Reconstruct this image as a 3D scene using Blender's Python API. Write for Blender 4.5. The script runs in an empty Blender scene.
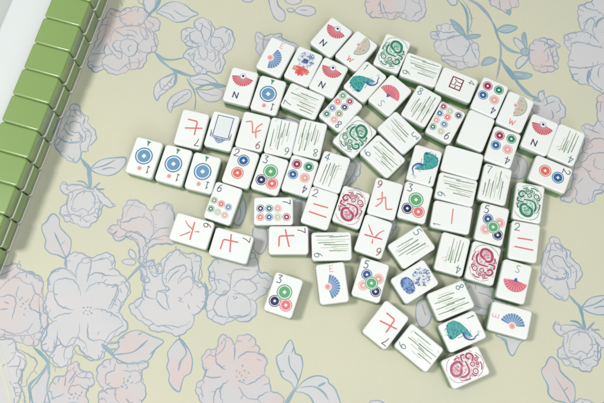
import bpy, bmesh, math, random
import numpy as np
from mathutils import Vector, Matrix

S = 0.001                      # everything below is measured in millimetres on the table
scene = bpy.context.scene
COL = scene.collection
rnd = random.Random(7)

# ------------------------------------------------------------------ camera
FPX, CXP, CYP = 723.12, 302.0, 201.5
PITCH, ROLL, CAMH = math.radians(14.023), math.radians(-0.488), 554.29
cam_d = bpy.data.cameras.new('camera')
cam = bpy.data.objects.new('camera', cam_d); COL.objects.link(cam)
cp_, sp_, cr_, sr_ = math.cos(PITCH), math.sin(PITCH), math.cos(ROLL), math.sin(ROLL)
RCAM = Matrix(((1,0,0),(0,cp_,-sp_),(0,sp_,cp_))) @ Matrix(((cr_,0,sr_),(0,1,0),(-sr_,0,cr_)))
cam.matrix_world = Matrix.Translation((0,0,CAMH*S)) @ RCAM.to_4x4()
cam_d.sensor_fit = 'HORIZONTAL'; cam_d.sensor_width = 36.0
cam_d.lens = FPX/604.0*36.0
cam_d.clip_start = 0.01; cam_d.clip_end = 20.0
scene.camera = cam

# ------------------------------------------------------------------ light
world = bpy.data.worlds.new('World'); scene.world = world
world.use_nodes = True
bg = world.node_tree.nodes['Background']
# a room: pale ceiling overhead, darker walls towards the horizon
_nt = world.node_tree
_tc = _nt.nodes.new('ShaderNodeTexCoord'); _sx = _nt.nodes.new('ShaderNodeSeparateXYZ'); _rp = _nt.nodes.new('ShaderNodeValToRGB')
_rp.color_ramp.elements[0].position = 0.05; _rp.color_ramp.elements[0].color = (0.10, 0.115, 0.11, 1)
_rp.color_ramp.elements[1].position = 0.62; _rp.color_ramp.elements[1].color = (0.93, 1.0, 1.0, 1)
_nt.links.new(_tc.outputs['Generated'], _sx.inputs[0]); _nt.links.new(_sx.outputs['Z'], _rp.inputs[0]); _nt.links.new(_rp.outputs['Color'], bg.inputs[0])
bg.inputs[1].default_value = 0.41

def area(name, loc, target, sx, sy, power, color):
    l = bpy.data.lights.new(name, 'AREA'); l.shape = 'RECTANGLE'
    l.size = sx; l.size_y = sy; l.energy = power; l.color = color
    o = bpy.data.objects.new(name, l); COL.objects.link(o)
    o.location = loc
    o.rotation_euler = (Vector(target)-Vector(loc)).to_track_quat('-Z', 'Y').to_euler()
    return o
TGT = (0.0, 0.15, 0.0)
area('window_key', (-0.72, 0.08, 1.40), TGT, 0.24, 0.24, 14.2, (1.0, 0.98, 0.94))
area('window_side', (0.45, -1.35, 1.25), TGT, 1.3, 0.9, 7.5, (0.94, 1.0, 1.0))
area('ceiling_lamp', (0.26, -0.22, 1.10), (0.12,0.06,0), 0.40, 0.40, 3.6, (1.0, 0.99, 0.96))

vs = scene.view_settings
vs.view_transform = 'Standard'; vs.look = 'None'; vs.exposure = 0.02; vs.gamma = 1.0
scene.render.engine = 'CYCLES'

# ------------------------------------------------------------------ helpers
def s2l(c):
    return tuple(((x/255)/12.92 if x/255 <= 0.04045 else ((x/255+0.055)/1.055)**2.4) for x in c)

def px2w(p, h=0.0):
    """a point of the table top (or of a plane h mm above it) seen at photo pixel p"""
    d = RCAM @ Vector(((p[0]-CXP)/FPX, -(p[1]-CYP)/FPX, -1.0))
    k = (h-CAMH)/d.z
    return (d.x*k, d.y*k)

def link(name, me, mats, parent=None):
    for m in mats: me.materials.append(m)
    o = bpy.data.objects.new(name, me); COL.objects.link(o)
    if parent is not None: o.parent = parent
    return o

def thing(name, label, cat, loc=(0,0,0), rz=0.0, group=None):
    o = bpy.data.objects.new(name, None); COL.objects.link(o)
    o.empty_display_size = 0.01
    o.location = loc; o.rotation_euler = (0,0,rz)
    o['label'] = label; o['category'] = cat
    if group: o['group'] = group
    return o

def principled(name, color, rough, coat=0.0, spec=0.5, attr=None):
    m = bpy.data.materials.new(name); m.use_nodes = True
    nt = m.node_tree; b = nt.nodes['Principled BSDF']
    b.inputs['Base Color'].default_value = (*color, 1)
    b.inputs['Roughness'].default_value = rough
    b.inputs['Specular IOR Level'].default_value = spec
    b.inputs['Coat Weight'].default_value = coat
    b.inputs['Coat Roughness'].default_value = 0.12
    if attr:
        a = nt.nodes.new('ShaderNodeAttribute'); a.attribute_name = attr
        nt.links.new(a.outputs['Color'], b.inputs['Base Color'])
    return m

def noise_mix(m, c1, c2, scale, lo=0.35, hi=0.65, detail=4.0, bump=0.0, bscale=400.0, rough_var=0.0):
    """blend two tones of one material with object-space noise, and give it a fine grain"""
    nt = m.node_tree; b = nt.nodes['Principled BSDF']
    tc = nt.nodes.new('ShaderNodeTexCoord')
    n = nt.nodes.new('ShaderNodeTexNoise'); n.inputs['Scale'].default_value = scale; n.inputs['Detail'].default_value = detail
    r = nt.nodes.new('ShaderNodeMapRange'); r.inputs[1].default_value = lo; r.inputs[2].default_value = hi
    x = nt.nodes.new('ShaderNodeMix'); x.data_type = 'RGBA'
    x.inputs[6].default_value = (*c1, 1); x.inputs[7].default_value = (*c2, 1)
    nt.links.new(tc.outputs['Object'], n.inputs['Vector']); nt.links.new(n.outputs['Fac'], r.inputs[0])
    nt.links.new(r.outputs[0], x.inputs[0]); nt.links.new(x.outputs[2], b.inputs['Base Color'])
    if bump > 0:
        n2 = nt.nodes.new('ShaderNodeTexNoise'); n2.inputs['Scale'].default_value = bscale; n2.inputs['Detail'].default_value = 3
        bp = nt.nodes.new('ShaderNodeBump'); bp.inputs['Strength'].default_value = bump; bp.inputs['Distance'].default_value = 0.0003
        nt.links.new(tc.outputs['Object'], n2.inputs['Vector'])
        nt.links.new(n2.outputs['Fac'], bp.inputs['Height']); nt.links.new(bp.outputs['Normal'], b.inputs['Normal'])

WHITE = (0.785, 0.80, 0.79)
M_WHITE = principled('ivory_white_resin', WHITE, 0.30, coat=0.2)
M_PRINT = principled('painted_engraving', WHITE, 0.34, coat=0.2, attr='ink')
def wear(m, print_=False):
    """slow tone drift, handling smudges in the gloss, paint sunk a little into its grooves"""
    nt = m.node_tree; b = nt.nodes['Principled BSDF']; N = nt.nodes.new; K = nt.links.new
    g = N('ShaderNodeNewGeometry')
    n = N('ShaderNodeTexNoise'); n.inputs['Scale'].default_value = 26; n.inputs['Detail'].default_value = 2
    K(g.outputs['Position'], n.inputs['Vector'])
    r = N('ShaderNodeValToRGB')
    r.color_ramp.elements[0].position = 0.3; r.color_ramp.elements[0].color = (1.0, 0.99, 0.97, 1)
    r.color_ramp.elements[1].position = 0.65; r.color_ramp.elements[1].color = (1, 1, 1, 1)
    K(n.outputs['Fac'], r.inputs[0])
    x = N('ShaderNodeMix'); x.data_type = 'RGBA'; x.blend_type = 'MULTIPLY'; x.inputs[0].default_value = 1.0
    K(r.outputs['Color'], x.inputs[7])
    if b.inputs['Base Color'].is_linked:
        s_ = b.inputs['Base Color'].links[0].from_socket; K(s_, x.inputs[6])
    else: x.inputs[6].default_value = b.inputs['Base Color'].default_value
    K(x.outputs[2], b.inputs['Base Color'])
    n2 = N('ShaderNodeTexNoise'); n2.inputs['Scale'].default_value = 70; n2.inputs['Detail'].default_value = 2; n2.inputs['Distortion'].default_value = 0.3
    K(g.outputs['Position'], n2.inputs['Vector'])
    mr = N('ShaderNodeMapRange'); mr.inputs[1].default_value = 0.35; mr.inputs[2].default_value = 0.7
    mr.inputs[3].default_value = b.inputs['Roughness'].default_value - 0.04; mr.inputs[4].default_value = b.inputs['Roughness'].default_value + 0.09
    K(n2.outputs['Fac'], mr.inputs[0]); K(mr.outputs[0], b.inputs['Roughness'])
    if print_:
        a = N('ShaderNodeAttribute'); a.attribute_name = 'ink'
        bp = N('ShaderNodeBump'); bp.inputs['Strength'].default_value = 0.7; bp.inputs['Distance'].default_value = 0.00022; bp.invert = True
        K(a.outputs['Alpha'], bp.inputs['Height']); K(bp.outputs['Normal'], b.inputs['Normal'])
wear(M_WHITE); wear(M_PRINT, True)
M_GREEN = principled('green_resin', (0.22, 0.40, 0.10), 0.26, coat=1.0)
noise_mix(M_GREEN, (0.215, 0.335, 0.095), (0.25, 0.365, 0.115), 14.0, detail=1.0)
M_GREEN_SHADE = principled('green_resin_shaded', (0.065, 0.20, 0.06), 0.2, coat=1.0)  # same resin as the wall tiles, side shade put into the colour
wear(M_GREEN_SHADE)
M_TRAY = principled('grey_acrylic', (0.50, 0.52, 0.50), 0.4)
M_RACK = principled('white_acrylic', (0.69, 0.72, 0.72), 0.25, coat=0.3)

# cloth materials (printed cotton)
C_BASE = principled('cloth_yellow_green', (0.50,0.50,0.34), 0.62, spec=0.4)
noise_mix(C_BASE, (0.585,0.570,0.432), (0.560,0.554,0.432), 14.0, bump=0.45, bscale=900)
C_GREY = principled('print_lilac_grey', (0.5,0.5,0.53), 0.62, spec=0.4)
noise_mix(C_GREY, (0.545,0.550,0.565), (0.590,0.565,0.575), 30.0, bump=0.25, bscale=1800)
C_PINK = principled('print_blush', (0.57,0.5,0.49), 0.62, spec=0.4)
noise_mix(C_PINK, (0.550,0.535,0.550), (0.595,0.500,0.485), 28.0, 0.42, 0.62, bump=0.25, bscale=1800)
C_BLUE = principled('print_dusty_blue', (0.26,0.37,0.42), 0.62, spec=0.4)
noise_mix(C_BLUE, (0.25,0.36,0.41), (0.36,0.45,0.49), 60.0, bump=0.25, bscale=1800)
C_LINE = principled('print_grey_outline', (0.30,0.345,0.40), 0.62, spec=0.4)
noise_mix(C_LINE, (0.225,0.305,0.385), (0.36,0.385,0.45), 50.0)
C_LBLUE = principled('print_blue_outline', (0.22,0.33,0.38), 0.62, spec=0.4)
noise_mix(C_LBLUE, (0.19,0.31,0.38), (0.28,0.38,0.44), 50.0)
C_HEM = principled('hem_stitch', (0.60,0.60,0.46), 0.62, spec=0.4)

# ------------------------------------------------------------------ the printed tablecloth
def catmull(P, closed, step=1.6):
    P = [Vector(p) for p in P]; n = len(P); out = []
    rng = range(n if closed else n-1)
    for i in rng:
        if closed: a,b,c,d = P[(i-1)%n],P[i],P[(i+1)%n],P[(i+2)%n]
        else: a,b,c,d = P[max(i-1,0)],P[i],P[i+1],P[min(i+2,n-1)]
        k = max(2, int((c-b).length/step))
        for j in range(k):
            t = j/k
            out.append(0.5*((2*b)+(c-a)*t+(2*a-5*b+4*c-d)*t*t+(3*b-a-3*c+d)*t*t*t))
    if not closed: out.append(P[-1])
    return out

class Cloth:
    def __init__(s):
        s.v=[]; s.f=[]; s.m=[]; s.boxes=[]
        s.items=[]          # ('fill'|'line', points in mm, material, width)
    def level(s, P, kind):
        x0=min(p.x for p in P)-1; x1=max(p.x for p in P)+1; y0=min(p.y for p in P)-1; y1=max(p.y for p in P)+1
        used={l for (a,b,c,d,l) in s.boxes if a<x1 and b>x0 and c<y1 and d>y0}
        l = 1
        if kind == 'line':
            l = 12
        while l in used: l += 1
        s.boxes.append((x0,x1,y0,y1,l)); return l
    def fill(s, P, mat):
        z = -0.45+0.006*s.level(P,'fill'); b=len(s.v)
        for p in P: s.v.append((p.x*S,p.y*S,z*S))
        s.f.append(list(range(b,b+len(P)))); s.m.append(mat)
    def line(s, P, mat, w, closed):
        z = -0.45+0.006*s.level(P,'line'); b=len(s.v); n=len(P)
        for i,p in enumerate(P):
            if closed: t=(P[(i+1)%n]-P[i-1])
            else: t=(P[min(i+1,n-1)]-P[max(i-1,0)])
            if t.length<1e-6: t=Vector((1,0))
            t.normalize(); nrm=Vector((-t.y,t.x))
            k = 1.0 if closed else min(1.0, 0.35+0.65*min(i,n-1-i)/max(1,n*0.2))
            k *= 0.8+0.35*math.sin(i*0.37+b*0.11)*math.sin(i*0.13+b)
            for sg in (-1,1):
                q=p+nrm*(w*0.5*k*sg); s.v.append((q.x*S,q.y*S,(z+0.0005*(i%10))*S))
        rng = n if closed else n-1
        for i in range(rng):
            j=(i+1)%n
            s.f.append([b+2*i,b+2*j,b+2*j+1,b+2*i+1][::-1]); s.m.append(mat)

CL = Cloth()
ELEMS = []     # (fill?, mat, pts mm, width, closed, copyable)
_o = [0,0,5.033]; _cp=[True]
def O(x,y,s=5.033,cp=True): _o[:] = [x,y,s]; _cp[0]=cp
def pts(t):
    v=[float(a) for a in t.split()]
    return [px2w((_o[0]+v[i]/_o[2], _o[1]+v[i+1]/_o[2])) for i in range(0,len(v),2)]
G,PK,BL = 1,2,3
RUF=[]
def sil(t, mat=G, lm=4, w=1.15, ruffle=0.0):
    p=catmull(pts(t),True)
    if lm==4 and mat in (G,PK):
        n=len(p); per=sum((p[i]-p[i-1]).length for i in range(n))
        if per>75:
            q=[]; s_=0; wl=rnd.uniform(6.5,8.5); k=max(6,round(per/wl)); ar=sum(p[i-1].x*p[i].y-p[i].x*p[i-1].y for i in range(n)); sg=1 if ar>0 else -1
            inn=[]
            for i in range(n):
                s_+=(p[i]-p[i-1]).length; t_=(p[(i+1)%n]-p[i-1]); t_.normalize(); nn=Vector((t_.y,-t_.x))*sg
                ph=s_/per*k*math.pi
                q.append(p[i]+nn*(1.05*abs(math.sin(ph))-0.55+0.35*math.sin(ph*0.37+2))); inn.append((p[i],nn,t_,ph))
            RUF.append((q,inn,_cp[0],mat))
            p=q
    ELEMS.append(('f',mat,p,0,True,_cp[0])); ELEMS.append(('l',lm,p,w,True,_cp[0]))
def ln(*ts, mat=4, w=1.0):
    for t in ts:
        p=catmull(pts(t),False)
        L=sum((p[i]-p[i-1]).length for i in range(1,len(p)))
        if mat==4 and L>14 and w<=1.0:          # petal edges are drawn frilled
            k=round(L/5.5); s_=0; q=[p[0]]; a=rnd.choice((-1,1))*0.75
            for i in range(1,len(p)-1):
                s_+=(p[i]-p[i-1]).length; t_=(p[i+1]-p[i-1]); t_.normalize()
                q.append(p[i]+Vector((-t_.y,t_.x))*a*(abs(math.sin(s_/L*k*math.pi))-.3))
            q.append(p[-1])
            for i in range(2,len(q)-2):
                if rnd.random()<0.10:
                    t_=(q[i+1]-q[i-1]); t_.normalize(); nn=Vector((-t_.y,t_.x))*(-1 if a>0 else 1); m=rnd.uniform(1.5,4)
                    ELEMS.append(('l',4,catmull([q[i],q[i]+nn*m*.6+t_*.4,q[i]+nn*m+t_*1.2],False,1.0),0.7,False,_cp[0]))
            p=q
        ELEMS.append(('l',mat,p,w,False,_cp[0]))
def dots(t, mat=4, r=0.9):
    for p in pts(t):
        a=rnd.random()*3
        ELEMS.append(('l',mat,catmull([(p[0]-r*math.cos(a),p[1]-r*math.sin(a)),(p[0]+r*math.cos(a),p[1]+r*math.sin(a))],False,0.5),1.0,False,_cp[0]))

# blush peony beside the wall
O(80,0,cp=False)
sil('150 45 205 60 215 45 265 35 305 38 335 60 350 80 375 88 400 100 402 130 395 150 372 160 388 195 385 240 370 262 340 270 335 300 315 335 285 345 255 345 220 365 180 375 140 365 118 345 85 362 55 345 40 310 60 250 90 180 105 130 135 70',PK)
ln('205 60 200 90 215 115 250 128 300 125 325 100 335 75 320 50','150 45 180 48 205 60','105 130 120 122 155 130','150 215 155 180 170 150 205 135 250 128 300 130 330 150 335 185 320 200 300 215',
 '205 205 225 195 250 195 285 210 290 245 275 275 245 285 215 265 200 235 205 205','135 215 150 250 175 280 205 300 210 265 180 250 165 225 180 205 205 205','300 130 310 170 335 200 340 170 325 150',
 '290 245 320 265 370 262','372 160 375 200 388 240','325 100 330 130 345 155 372 160','110 300 130 280 150 270','110 300 115 335 130 355','245 285 250 320 255 345','60 265 90 270 130 265','50 320 70 335 95 335',
 '160 160 190 165 220 180 250 175 280 190','135 215 120 250 130 285','300 215 285 230','175 150 200 165','230 150 270 155 290 175','260 225 240 240 250 260','290 290 300 320 285 345')
O(80,0)
ln('375 262 420 295 470 300 520 290',mat=5,w=2.2); ln('375 262 430 325 500 360 560 380 600 370',mat=5,w=2.4)
sil('385 60 430 20 480 8 530 25 560 50 595 70 560 85 530 105 480 110 440 90 400 70',G,5); ln('400 55 450 70 480 100','470 50 520 80 545 80',mat=5)
sil('320 0 325 40 350 65 375 40 380 0 350 -30',G); ln('395 -10 385 30 355 65 335 90',mat=5,w=2.6); ln('410 -20 395 20 370 60',mat=5,w=2.0)
O(160,0)
sil('175 125 180 100 215 88 250 105 272 135 275 150 310 138 350 150 370 185 370 225 345 260 318 272 325 310 310 350 290 370 260 360 235 362 230 372 190 368 165 340 150 310 120 280 135 255 165 238 130 225 105 190 110 155 135 140 165 145')
ln('180 150 150 165 150 195 175 215 215 220','175 125 190 155 205 160 215 190 225 215','215 120 205 160','240 105 260 140 255 180 240 205','275 150 262 185 300 190 320 215 315 240 300 215','262 185 255 210 270 240 318 272',
 '215 225 190 235 165 238','225 225 240 260 235 290 215 300 200 280 190 240','235 290 265 310 280 290 275 260 250 245','160 280 175 270 165 300 195 330 225 345 235 362','290 280 305 310 300 350','345 165 355 195 345 230','135 275 150 265','120 200 140 180','205 330 215 350')
dots('225 215 235 222 240 212 230 205')
sil('0 403 40 385 75 375 80 400 60 440 10 450',G); 
O(130,60)
sil('230 65 195 75 150 100 125 130 120 170 135 205 150 180 180 160 205 135 228 120 235 90'); ln('225 80 180 130 140 170','180 130 160 120')
sil('295 148 260 155 215 180 192 210 188 240 205 265 215 240 250 225 290 205 310 175'); ln('295 160 240 200 205 240')
sil('300 90 340 75 380 70 430 100 440 120 400 125 360 125 320 115'); ln('310 100 360 95 420 115')
sil('335 150 390 150 430 140 470 160 450 200 400 210 360 190'); ln('340 155 400 175 445 180')
ln('150 -10 210 45 270 75 320 80 345 70','215 50 230 80 220 130','285 90 300 120 320 150 330 200 325 250',mat=5,w=1.8); ln('320 150 380 125 420 125 480 135',mat=5,w=2.4)
sil('400 115 440 118 480 130 440 138',BL,5)
# rose under the wall's shadow (the print repeats it at the right edge)
O(40,100,cp='always')
sil('150 35 175 18 200 35 210 65 240 85 240 120 270 150 282 185 270 215 245 230 240 255 205 265 200 290 180 310 150 305 110 280 85 250 70 225 85 190 95 150 105 110 120 80 140 50')
ln('150 60 175 50 200 60 205 90','120 95 150 80 180 85','150 150 145 120 165 105 200 115 215 150 230 170 225 205 200 220','150 150 170 165 195 165 205 185 195 210 150 215 110 200 90 180','120 140 140 170 170 180','95 165 110 195 150 212 190 205',
 '225 140 250 160 255 190 240 225','200 220 205 265','110 195 80 230','130 275 150 290 180 310','195 165 215 190 205 215','130 110 140 130','210 65 225 95 220 120','85 200 75 225 95 255')
ln('203 290 225 320 245 345 252 400',mat=5,w=3.0)
sil('250 350 290 310 330 295 380 290 430 290 430 320 410 345 380 370 340 380 290 370 255 350',G,5); ln('260 345 320 330 380 300','310 350 350 340 385 345',mat=5)
O(30,170,cp='always')
ln('290 -5 300 40 302 100',mat=5,w=3.0)
sil('165 60 190 75 240 72 280 85 300 95 330 90 350 110 385 140 430 182 400 188 365 175 355 210 335 250 310 270 290 290 255 285 220 265 180 255 165 230 150 215 155 190 180 165 190 130 160 110 155 80')
ln('215 170 210 200 240 205 265 190 290 205 320 180 325 145 310 115 280 105 250 115 225 140 215 170','180 130 200 115 240 100 280 95','150 215 180 225 220 220 250 235 290 225 320 215 330 190','165 230 200 235 220 265','335 250 345 200 350 160 330 120','365 175 350 150','190 150 185 190 200 220','250 235 255 260')
ln('235 55 270 60 295 90','355 60 325 85 310 100','375 95 330 98','270 80 298 98',mat=5,w=1.5)
O(0,0,1.0,cp='always')
sil('53.8 213.7 58.8 218.7 59.8 226.6 65.8 233.6 70.7 239.5 70 250 65.6 257.9 57.6 255 49.7 253 44.7 247 45.5 240 42 231 42 225 46 222 49.7 216',PK,5); ln('65.6 257.9 60 245 54 232','60 245 65 241',mat=5); ln('65.6 258 66.2 270',mat=5,w=2)
# magnolia
O(80,180)
sil('215 195 215 150 240 105 275 100 320 125 355 160 375 135 410 115 450 115 468 145 475 200 520 260 560 310 480 320 400 320 350 345 335 400 330 460 345 510 310 500 300 400 295 330 270 300 230 290 190 310 165 285 140 250 165 230 195 225 190 200',PK)
ln('230 130 270 118 275 100','355 160 370 200 370 270 350 300','195 205 230 210 270 190 320 185 355 205 370 240','195 225 220 250 270 260 320 285 350 300','150 255 190 285 240 280 290 300','375 270 400 245 450 240','410 115 450 130 465 160')
O(60,240)
ln('385 0 400 60 390 110 415 120 430 70 470 25 560 18'); sil('310 105 345 95 380 105 370 125 330 122'); sil('350 45 345 70 360 90 382 92 375 60'); sil('420 125 440 105 475 100 450 125 430 135')
ln('410 125 370 165 330 210',mat=5,w=2.6); ln('400 110 420 140',mat=5,w=2)
# big white magnolia
O(0,250,2.517)
sil('165 20 190 5 215 12 230 20 270 8 290 25 290 45 320 80 325 110 300 150 320 190 310 205 275 230 255 272 215 265 190 240 175 285 150 292 125 270 105 245 110 200 130 180 108 150 120 110 125 60 150 45 165 45')
O(0,240)
ln('245 250 240 200 265 165 295 145 350 155 385 190','275 210 310 195 360 200 390 230 405 280','275 210 270 250 280 300 310 335 370 350','265 395 300 375 360 365','335 150 385 190','385 210 385 150 405 110 430 90 455 100 450 150 435 210','460 90 455 150',
 '440 205 450 180 490 165 540 180 604 180','430 260 450 230 500 210 550 225 590 225 585 270 565 310 545 350','465 350 510 350 560 370 604 400','275 270 290 275','490 225 505 212','530 235 550 226','560 240 590 226','370 85 395 70','500 95 520 85','545 90 560 80','580 100 560 130','290 160 296 146')
dots('420 340 440 338 456 340 430 355 450 358 420 368 440 375 460 368',mat=5)
O(60,240)
ln('330 190 325 215 290 230 290 270 250 350','325 215 345 255 325 310 300 360','300 240 310 270','265 320 290 330')
O(0,323)
ln('400 0 400 40 385 80 365 110 320 120 285 65 290 40','440 0 440 70 470 90 510 85 545 100 590 40','365 110 385 150 420 165 450 185 500 180 515 140 545 100','285 65 275 130 245 170 250 200 290 225 330 215 355 175 385 150','235 0 230 60 205 100 210 130 240 145 270 140 275 80','320 120 300 90','500 40 490 60','420 120 425 130')
ln('510 105 545 135 575 165',mat=5,w=2.8); ln('545 135 590 130','540 105 604 95',mat=5,w=1.6)
# blush peony at the left edge
O(0,250,2.517)
sil('-70 60 -30 40 0 45 35 35 50 50 85 58 108 75 105 110 115 150 120 190 105 215 90 240 60 235 30 225 0 220 -50 225 -90 150',PK)
O(0,240)
ln('-20 270 20 220 60 190 95 190 125 215 165 225 175 260 215 290 225 285','60 185 95 165 135 160 190 195 215 210 215 270 190 270','135 155 180 175 215 200','20 150 45 125 100 120 100 155','0 285 50 275 75 290 80 320 70 360 60 400','95 230 80 270 85 290','180 265 160 300 150 340 180 355 210 375 195 400','210 330 240 370 240 403','20 310 45 320','0 350 40 345')
dots('110 290 115 320 140 300 125 345 105 335 120 375 145 325 130 310 100 300',mat=5)
O(0,323)
ln('0 30 60 55 110 50 150 25 165 0','215 15 200 40 160 60 110 65 70 65 0 60','150 65 170 90 165 120','100 60 110 90')
sil('-60 90 0 85 40 75 75 90 80 130 120 170 130 200 110 240 95 300 110 340 80 420 60 480 -60 480')
ln('75 90 75 150 45 195 -10 225','80 165 115 180 125 210 110 250 105 300 95 320','80 125 130 150 185 190 175 230 140 280 130 320 105 320','45 290 75 340 70 410','95 320 120 350 125 410','95 230 125 240','40 220 100 215')
ln('165 120 210 160 240 200 245 260',mat=5,w=2.8); ln('240 200 200 260 150 310 150 350 165 410',mat=5,w=2.2)
sil('240 205 250 250 235 330 245 420 160 420 150 350 180 300 225 240',PK,5); ln('210 260 180 310',mat=5)
ELEMS.append(('l',6,catmull([px2w(p) for p in ((-12,330),(-2,358),(5,382),(12,410))],False),2.6,False,False))
ELEMS.append(('l',6,catmull([px2w(p) for p in ((-6,330),(4,358),(11,382),(18,410))],False),0.9,False,False))
sil('340 230 360 205 385 195 410 240 450 245 470 275 465 310 430 345 430 430 230 430 230 370 240 340 265 285 300 268 330 270',PK)
ln('385 240 345 300','330 270 325 320','355 310 380 265 420 245 450 245','465 310 430 335 400 315 355 320 345 345 360 360','250 340 265 360 260 380 320 355','300 270 290 300','400 200 395 230')
dots('360 360 380 355 400 365 370 375 390 380 410 350 350 380',mat=5)
O(90,323)
sil('35 240 65 195 120 175 145 200 200 205 285 195 290 215 265 240 260 290 280 330 270 380 240 410 150 440 50 410 50 350 70 325 40 300',PK)
ln('130 200 120 240 85 255 80 300 110 320 130 325','165 240 200 245 240 245 270 300','50 350 90 330 130 330 125 370 150 400','60 220 75 225','265 240 250 255 265 265','180 380 200 403','55 370 65 385')
dots('170 280 190 290 170 300 200 270 210 300 185 325 160 320 178 312',mat=5,r=1.2)
sil('110 155 145 120 140 90 170 60 210 40 250 38 310 65 370 92 330 130 305 175 270 200 200 205 150 190 115 165',PK,5); ln('110 160 200 150 240 130 290 85','240 60 262 48','160 80 175 68','300 160 330 130',mat=5,w=1.4); ln('60 110 90 140 118 170',mat=5,w=3.0)
sil('450 80 480 110 505 150 515 195 505 250 475 270 460 310 450 345 420 330 395 290 400 260 385 220 395 190 390 150 415 110',PK,5); ln('450 85 485 145 455 195 445 240','450 60 450 85',mat=5,w=1.6)
O(0,250,2.517)
sil('325 145 345 125 358 110 360 60 352 38 385 28 395 55 405 30 440 0 465 8 490 10 505 25 500 70 515 95 515 140 490 165 485 190 450 215 420 205 385 205 365 185 350 175')
O(130,230)
ln('60 200 75 250 75 300 85 335 125 345','65 195 85 185 120 180 155 170 160 220 165 270 200 300 140 305 130 345','165 200 175 160 205 125 240 95 275 130 305 140','180 270 185 220 220 190 270 175 285 200 250 240 240 270','350 170 365 230 340 260 315 240 310 180 305 140',
 '240 270 270 240 305 235 320 280 300 310 270 330','315 260 345 265 375 275','130 345 160 385 190 403','140 305 180 320 190 370 205 403','190 265 215 225 250 200','240 340 262 345 245 355 268 362','290 370 300 400')
ln('375 262 388 320 375 375 355 403',mat=5,w=2.4)
O(180,230)
sil('145 200 160 165 200 135 300 110 370 118 395 170 400 210 440 220 465 250 450 290 420 330 385 350 380 420 330 460 270 455 215 475 180 460 140 430 130 330 160 290 145 250 155 225')
ln('145 200 150 235 180 245','150 260 190 250 230 260 250 290 240 310 200 325 150 300','250 290 255 240 265 205 300 195 350 200','265 290 300 250 350 250 385 280 380 310 330 325 290 315 265 300','270 320 310 320 350 350 360 403','245 330 235 370 240 403','240 320 190 340 165 390','395 190 390 220 360 245 330 255','370 265 385 280','165 390 190 430 230 440','240 403 260 440 330 430 360 403')
dots('270 335 285 340 275 345')
sil('370 -10 430 -5 440 60 420 110 400 120 370 90',PK)
O(180,323)
sil('195 100 200 65 230 60 265 90 275 115 290 75 320 62 365 68 385 105 403 130 400 150 430 170 435 200 420 250 450 290 460 340 500 355 520 380 510 430 400 470 200 480 130 430 85 350 85 310 125 265 110 200 115 165 145 135 180 135',PK)
ln('275 115 275 160 270 190','195 100 185 130 180 170 190 205 230 235','290 180 330 150 380 150 430 180','125 265 160 275 210 270','130 220 135 250','245 285 210 315 200 350 215 410','210 315 175 345 165 410','295 320 310 350 340 380 390 385 400 370 450 345','330 310 380 290 415 260','290 290 330 305','150 140 160 150','230 62 235 75','385 180 410 190','100 350 120 370','215 90 205 110')
dots('285 240 315 215 325 240 285 270 310 265 330 275 300 290 345 250 300 250 320 288',mat=5)
O(260,323)
sil('155 85 170 120 180 155 205 165 215 210 205 260 190 300 175 330 155 300 115 275 100 240 85 200 85 165 110 150 130 110',G,5); ln('145 160 150 215 180 260 190 290','105 240 125 245','170 120 160 150',mat=5,w=1.5)
sil('190 325 230 285 290 265 340 280 345 300 380 335 410 420 420 460 300 460 270 403 250 370 215 350 180 345',G,5); ln('200 325 270 320 320 350 345 390','290 320 330 300',mat=5,w=1.4); ln('180 325 150 375 125 420',mat=5,w=3.2)
sil('550 403 580 390 620 400 660 450 560 460')
# upper right spray
O(340,0)
sil('135 -20 130 50 160 85 210 85 240 90 265 98 300 85 330 100 370 105 400 98 430 60 425 0 400 -60 200 -70',PK)
ln('200 0 205 50 220 85','225 50 245 90','300 85 295 60 265 98','330 0 325 40 300 80','190 30 200 10','225 50 215 20','360 0 400 20')
O(240,0)
sil('145 -20 150 25 160 60 175 90 205 108 225 95 225 60 200 35 190 20 180 -20'); sil('235 45 260 40 275 55 250 60'); sil('275 55 295 35 340 28 375 40 378 65 345 80 305 72 280 62'); ln('300 50 340 50'); sil('230 -10 300 -20 305 10 270 22 235 12')
sil('80 165 130 180 160 170 210 170 215 195 275 220 290 250 200 320 95 270 85 230'); ln('125 180 115 215 120 250'); sil('0 -20 60 -20 62 5 25 8')
O(420,0)
sil('55 165 90 155 85 130 130 118 175 125 200 140 225 170 260 205 290 225 300 270 290 330 250 335 200 345 150 325 110 300 105 280 75 250 75 215 90 195 60 190')
ln('90 155 130 165 180 160','60 185 100 200 140 190 170 175','135 200 140 240 175 275 215 280 245 240 245 200 220 180 170 185 135 205','105 280 150 280 175 275','215 280 225 320 250 335','245 240 230 270','255 210 265 250 290 300','110 300 150 300 190 320')
ln('190 -5 225 40 240 90 240 170',mat=5,w=2.6); ln('215 -5 250 50 262 110 245 165')
sil('155 95 200 125 225 165 220 180 180 150 160 115',BL,5); sil('225 180 260 172 305 175 290 190 240 195',BL,5)
ln('240 -5 290 20 340 70 375 130',w=3.2); ln('340 70 375 130 400 200 450 250 520 272',mat=5,w=2.8); ln('402 200 408 260 400 330 385 400',w=1.9); ln('405 290 430 340 470 400',mat=5,w=3.0)
sil('390 150 430 125 490 135 470 155 430 165',BL,5); sil('310 330 320 300 350 285 385 300 360 320',BL,5); sil('455 365 500 360 565 375 540 395 490 395',BL,5)
ln('395 152 440 140','325 320 355 300','470 372 520 378',mat=1,w=0.8)
sil('345 -25 350 5 365 30 400 45 440 65 460 35 490 35 495 0 480 -30',PK); ln('400 0 405 45','460 35 450 0'); sil('435 55 452 76 458 50',BL,5); sil('135 -10 160 25 185 20 182 -10')
O(484,60)
ln('75 -5 130 50 175 120 225 170 262 192',mat=5,w=3.4)
O(484,0)
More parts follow.
